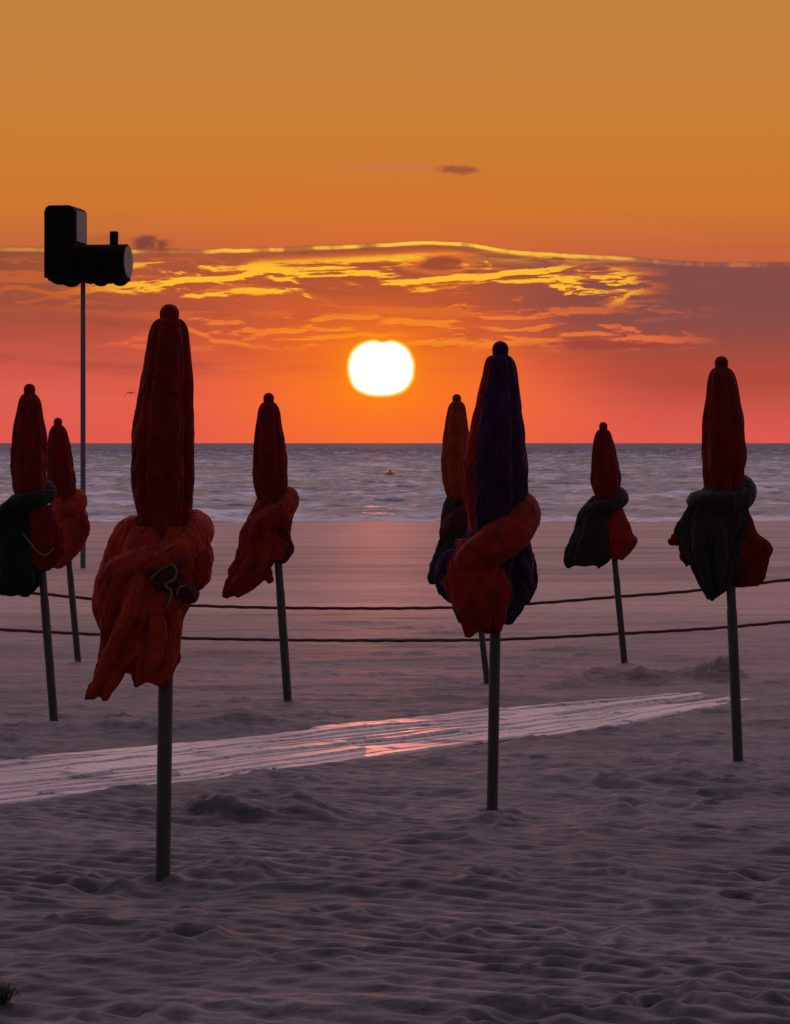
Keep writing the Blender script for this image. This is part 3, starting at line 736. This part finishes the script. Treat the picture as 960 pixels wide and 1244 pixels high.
dw = ground_d(1226); p = W(2, 1226, dw); V=[];F=[]
for b_ in range(70):
    a=random.random()*6.28; L_=.03+.05*random.random(); x0=random.gauss(0,.012); y0=random.gauss(0,.012); w_=.0025
    pts=[]; h=0
    for i in range(5):
        t=i/4; pts.append(Vector((x0+math.cos(a)*L_*t*.8, y0+math.sin(a)*L_*t*.8, .045*math.sin(t*2.2)*random.uniform(.5,1)+.004)))
    q=Vector((-math.sin(a),math.cos(a),.4))*w_; b0=len(V)
    for i,pp in enumerate(pts):
        tw=1-.7*i/4; V += [tuple(pp-q*tw), tuple(pp+q*tw), tuple(pp+Vector((0,0,w_*tw)))]
        if i:
            for e in range(3): F.append((b0+(i-1)*3+e, b0+(i-1)*3+(e+1)%3, b0+i*3+(e+1)%3, b0+i*3+e))
o = link_mesh('seaweed_clump', V, F, WEED); o.location=(p.x, p.y, zat(p.x,p.y)); tag(o, 'small dark tuft of dry seaweed in the bottom left corner', 'seaweed')

# ------------------------------------------------------------------ world: dusk sky
w = bpy.data.worlds.new('World'); scn.world = w; w.use_nodes = True
nt = w.node_tree; nt.nodes.clear(); L = nt.links.new
def M(op, a, b=None, c=None, clamp=False):
    n = nt.nodes.new('ShaderNodeMath'); n.operation = op; n.use_clamp = clamp
    for i, v in enumerate((a, b, c)):
        if v is None: continue
        if isinstance(v, (int, float)): n.inputs[i].default_value = v
        else: L(v, n.inputs[i])
    return n.outputs[0]
def SS(x, a, b, o0=0., o1=1.):
    n = nt.nodes.new('ShaderNodeMapRange'); n.interpolation_type = 'SMOOTHSTEP'
    if isinstance(x, (int, float)): n.inputs[0].default_value = x
    else: L(x, n.inputs[0])
    for i, v in zip((1,2,3,4), (a,b,o0,o1)):
        if isinstance(v, (int, float)): n.inputs[i].default_value = v
        else: L(v, n.inputs[i])
    return n.outputs[0]
tc = nt.nodes.new('ShaderNodeTexCoord'); sep = nt.nodes.new('ShaderNodeSeparateXYZ'); L(tc.outputs['Generated'], sep.inputs[0])
gx, gy, gz = sep.outputs
# azimuth / elevation in thousandths of the focal length (1 unit = 1000/3000 rad)
AZ = M('MULTIPLY', M('ARCTAN2', gx, gy), 3.0)
EL = M('MULTIPLY', M('ARCSINE', gz), 3.0)
def noise(sx, sy, scale=1.0, detail=6, rough=.6, dist=0, off=0, rot=0, dy=0):
    cb = nt.nodes.new('ShaderNodeCombineXYZ')
    yy = M('ADD', EL, M('MULTIPLY', AZ, rot)) if rot else EL
    if dy: yy = M('ADD', yy, dy)
    L(M('MULTIPLY_ADD', AZ, sx, off), cb.inputs[0]); L(M('MULTIPLY', yy, sy), cb.inputs[1]); cb.inputs[2].default_value = off
    n = nt.nodes.new('ShaderNodeTexNoise'); n.inputs['Scale'].default_value = scale; n.inputs['Detail'].default_value = detail
    n.inputs['Roughness'].default_value = rough; n.inputs['Distortion'].default_value = dist
    L(cb.outputs[0], n.inputs['Vector']); return n.outputs[0]
def lin(c): return tuple(((v/255)/12.92 if v/255 <= .04045 else ((v/255+.055)/1.055)**2.4) for v in c)
def gauss(cx, cy, rx, ry):
    a = M('DIVIDE', M('SUBTRACT', AZ, cx), rx); b = M('DIVIDE', M('SUBTRACT', EL, cy), ry)
    return M('EXPONENT', M('MULTIPLY', M('ADD', M('MULTIPLY', a, a), M('MULTIPLY', b, b)), -1.0))
E6 = M('DIVIDE', EL, .6, clamp=True)
base = ramp(nt, E6, [(0, lin((222,88,78))), (.10, lin((220,94,80))), (.25, lin((200,88,70))), (.38, lin((196,100,60))), (.47, lin((206,118,48))), (.65, lin((202,127,55))), (1, lin((190,130,66)))]).outputs[0]
X0, Y0 = -.017, .091
glow = gauss(X0, .07, .23, .14)
base = mixc(nt, M('MULTIPLY', glow, .75), base, lin((255,98,34)))
base = mixc(nt, M('MULTIPLY', gauss(X0, Y0, .16, .10), .8), base, lin((255,128,22)))
# cloud bank
top = ramp(nt, M('ADD', AZ, .5, clamp=True), [(0, (.236,)*3), (.24, (.234,)*3), (.31, (.235,)*3), (.38, (.238,)*3), (.46, (.243,)*3), (.58, (.2455,)*3), (.645, (.235,)*3), (.72, (.229,)*3), (.85, (.219,)*3), (1, (.216,)*3)], 'B_SPLINE').outputs[0]
tn = noise(9, 9, 1, 4, .55, off=3.1)
topv = M('ADD', top, M('MULTIPLY', M('SUBTRACT', tn, .5), .012))
dep = M('SUBTRACT', topv, EL)                     # depth below the cloud top
inb = SS(dep, -.0012, .0022)
botf = SS(M('ADD', EL, M('MULTIPLY', SS(AZ, .10, .34), .055)), .05, .15)
cn = noise(3.0, 14, 1, 7, .62, .4, off=1.7)
side = SS(AZ, .05, .32)
thick = M('MULTIPLY', M('MULTIPLY', inb, botf), M('ADD', M('ADD', .68, M('MULTIPLY', M('SUBTRACT', cn, .5), 1.3)), M('MULTIPLY', side, .45)), clamp=True)
near = gauss(X0, .11, .22, .07)
ccol = mixc(nt, near, mixc(nt, SS(EL, .06, .2), lin((178,74,62)), lin((142,76,56))), lin((215,88,36)))
ccol = mixc(nt, M('MULTIPLY', side, SS(EL, .08, .17)), ccol, lin((134,76,72)))
sky1 = mixc(nt, thick, base, ccol)
# darker mauve bars
bar = M('MULTIPLY', SS(noise(2.2, 22, 1, 5, .55, .3, off=8.2), .54, .70), M('MULTIPLY', SS(EL, .05, .11), SS(dep, .0, .05)))
sky1 = mixc(nt, M('MULTIPLY', bar, .5), sky1, lin((140,62,58)))
# lit filaments: contours of a stretched, warped field
def lit(sx, sy, off, lo, hi, dlt, rough=.6, rot=0, dist=.25):
    a = SS(noise(sx, sy, 1, 6, rough, dist, off=off, rot=rot), lo, hi)
    b = SS(noise(sx, sy, 1, 6, rough, dist, off=off, rot=rot, dy=dlt), lo, hi)
    return M('SUBTRACT', a, b, clamp=True), a
fil, fm_ = lit(3.2, 24, 5.3, .50, .545, .0065, .62, -.05)
fil2, fm2 = lit(6.5, 34, 12.3, .50, .56, .005, .6, .06)
patch = M('MULTIPLY', SS(noise(4.5, 42, 1, 6, .62, .2, off=22.), .52, .60), .9)
fx = SS(M('ABSOLUTE', M('SUBTRACT', AZ, .03)), .30, .46, 1., .25)
zoneA = M('MULTIPLY', SS(EL, .15, .185), SS(dep, .008, .022))     # yellow rows
zoneB = M('MULTIPLY', SS(EL, .105, .125), SS(EL, .150, .17, 1., 0.))
zoneA = M('MULTIPLY', zoneA, M('MULTIPLY', fx, SS(AZ, .26, .34, 1., 0.)))
zoneB = M('MULTIPLY', zoneB, M('MULTIPLY', SS(AZ, .30, .42, 1., 0.), SS(AZ, -.42, -.28)))
br = M('ADD', M('ADD', M('MULTIPLY', fil, 1.6), fil2, clamp=True), M('MULTIPLY', patch, SS(EL, .13, .19)), clamp=True)
hasA = M('MULTIPLY', br, zoneA); hasB = M('MULTIPLY', br, M('MULTIPLY', zoneB, .8))
sky1 = mixc(nt, M('POWER', M('MULTIPLY', hasA, .97), .7), sky1, mixc(nt, SS(hasA, .25, .85), lin((240,112,34)), lin((255,190,48))))
sky1 = mixc(nt, hasB, sky1, mixc(nt, near, lin((240,104,62)), lin((255,150,26))))
# bright silver-lining of the cloud top
rim = SS(M('ABSOLUTE', M('SUBTRACT', dep, .0035)), .0008, .0042, 1., 0.)
rimf = M('MULTIPLY', SS(M('ABSOLUTE', M('SUBTRACT', AZ, .04)), .16, .50, 1., .35), M('ADD', .12, M('MULTIPLY', SS(noise(16, 6, 1, 4, .6, off=7), .40, .56), .85)))
sky1 = mixc(nt, M('MULTIPLY', rim, rimf), sky1, mixc(nt, SS(AZ, .15, .4), mixc(nt, SS(rim, .3, .9), lin((240,120,44)), lin((255,200,70))), lin((232,126,70))))
th2 = M('MULTIPLY', M('MULTIPLY', gauss(.20, .226, .10, .0065), SS(dep, .0, .004)), SS(noise(8, 60, 1, 5, .6, .6, off=2), .36, .52))
sky1 = mixc(nt, M('MULTIPLY', th2, 1.0, clamp=True), sky1, lin((255,178,40)))
# small separate puffs
pn = M('MULTIPLY', M('SUBTRACT', noise(28, 70, 1, 6, .65, .3, off=4.4), .5), 2.2)
def puff(cx, cy, rx, ry, col, amt, col2=None):
    global sky1
    g = gauss(cx, cy, rx, ry); f = SS(M('MULTIPLY', g, M('MULTIPLY_ADD', pn, 1.8, 1.0)), .15, .85)
    if col2:
        f2 = SS(M('MULTIPLY', gauss(cx, cy, rx*1.5, ry*1.7), M('MULTIPLY_ADD', pn, 1.2, 1.0)), .25, .7)
        sky1 = mixc(nt, M('MULTIPLY', f2, .6), sky1, col2)
    sky1 = mixc(nt, M('MULTIPLY', f, amt), sky1, col)
puff(.0, .333, .07, .008, lin((206,118,66)), .7)
puff(.074, .330, .024, .006, lin((150,76,56)), .85)
puff(-.293, .238, .027, .013, lin((122,62,56)), .9)
puff(-.352, .243, .03, .010, lin((170,92,52)), .5)
puff(.058, .217, .034, .009, lin((152,70,50)), .9, lin((238,120,52)))
puff(.24, .118, .09, .006, lin((160,62,58)), .6)
# thin streaks low down
low = M('MULTIPLY', SS(noise(2.5, 40, 1, 5, .6, .2, off=9.9), .55, .75), SS(EL, .01, .06))
sky1 = mixc(nt, M('MULTIPLY', low, M('MULTIPLY', SS(EL, .10, .13, 1., 0.), .25)), sky1, lin((200,74,60)))
# sun: disc flattened by the air near the horizon, yellow rim
ax = M('ABSOLUTE', M('DIVIDE', M('SUBTRACT', AZ, X0), .0385)); ay = M('ABSOLUTE', M('DIVIDE', M('SUBTRACT', EL, Y0), .0325))
rr = M('POWER', M('ADD', M('POWER', ax, 2.5), M('POWER', ay, 2.5)), .4)
rr = M('ADD', rr, M('MULTIPLY', gauss(X0+.002, Y0+.036, .006, .006), .16))
rr = M('ADD', rr, M('MULTIPLY', M('SUBTRACT', noise(30, 60, 1, 3, .5, 0, off=3.3), .5), .09))
disc = SS(rr, .96, 1.04, 1., 0.)
halo = SS(rr, 1.0, 1.13, 1., 0.)
sky1 = mixc(nt, M('MULTIPLY', M('EXPONENT', M('MULTIPLY', M('SUBTRACT', rr, 1.0), -2.4)), .62, clamp=True), sky1, lin((255,140,10)))
sky1 = mixc(nt, halo, sky1, lin((255,215,70)))
sc = nt.nodes.new('ShaderNodeVectorMath'); sc.operation = 'SCALE'; L(sky1, sc.inputs[0]); sc.inputs['Scale'].default_value = 10.0
lowsky = mixc(nt, disc, sc.outputs[0], (13., 11., 10.3))
# physical sky everywhere else
ns_ = nt.nodes.new('ShaderNodeTexSky'); ns_.sky_type = 'NISHITA'; ns_.sun_disc = False
ns_.sun_elevation = SUN_EL; ns_.sun_rotation = SUN_AZ; ns_.dust_density = 2.0; ns_.air_density = 1.0
SKYK = 1.0
up = nt.nodes.new('ShaderNodeVectorMath'); up.operation = 'MULTIPLY'; L(ns_.outputs[0], up.inputs[0]); up.inputs[1].default_value = (SKYK,)*3
mv = nt.nodes.new('ShaderNodeVectorMath'); mv.operation = 'ADD'; L(up.outputs[0], mv.inputs[0]); 
east = SS(gy, -.1, .85)
amb = mixc(nt, east, (.9,.62,.85), (8.2,5.7,7.3)); L(amb, mv.inputs[1])
fb = M('MAXIMUM', SS(EL, .56, .95), SS(M('ABSOLUTE', AZ), .9, 3.0))
fin = mixc(nt, fb, lowsky, mv.outputs[0])
bg = nt.nodes.new('ShaderNodeBackground'); L(fin, bg.inputs[0]); bg.inputs[1].default_value = .1
wo = nt.nodes.new('ShaderNodeOutputWorld'); L(bg.outputs[0], wo.inputs[0])
w.cycles.sampling_method = 'MANUAL'; w.cycles.sample_map_resolution = 2048

# sun lamp
sl_ = bpy.data.lights.new('sun', 'SUN'); sl_.energy = 0.14; sl_.angle = R(.5); sl_.color = (1, .20, .07)
so = bpy.data.objects.new('sun', sl_); C.objects.link(so)
dirv = Vector((math.sin(SUN_AZ)*math.cos(SUN_EL), math.cos(SUN_AZ)*math.cos(SUN_EL), math.sin(SUN_EL)))
so.rotation_euler = dirv.to_track_quat('Z', 'Y').to_euler(); so.location = (0, 30, 12)

# camera
cd = bpy.data.cameras.new('camera'); cam = bpy.data.objects.new('camera', cd); C.objects.link(cam)
cam.location = (0, 0, CAMZ); cam.rotation_euler = (R(90), 0, 0)
cd.sensor_fit = 'AUTO'; cd.sensor_width = 36; cd.lens = FPX/1244*36; cd.shift_y = -(622-HOR)/1244
cd.clip_start = .1; cd.clip_end = 60000
scn.camera = cam
vs_ = scn.view_settings; vs_.view_transform = 'Standard'; vs_.look = 'None'; vs_.exposure = 0; vs_.gamma = 1; vs_.use_curve_mapping = False
scn.render.resolution_x = 790; scn.render.resolution_y = 1024
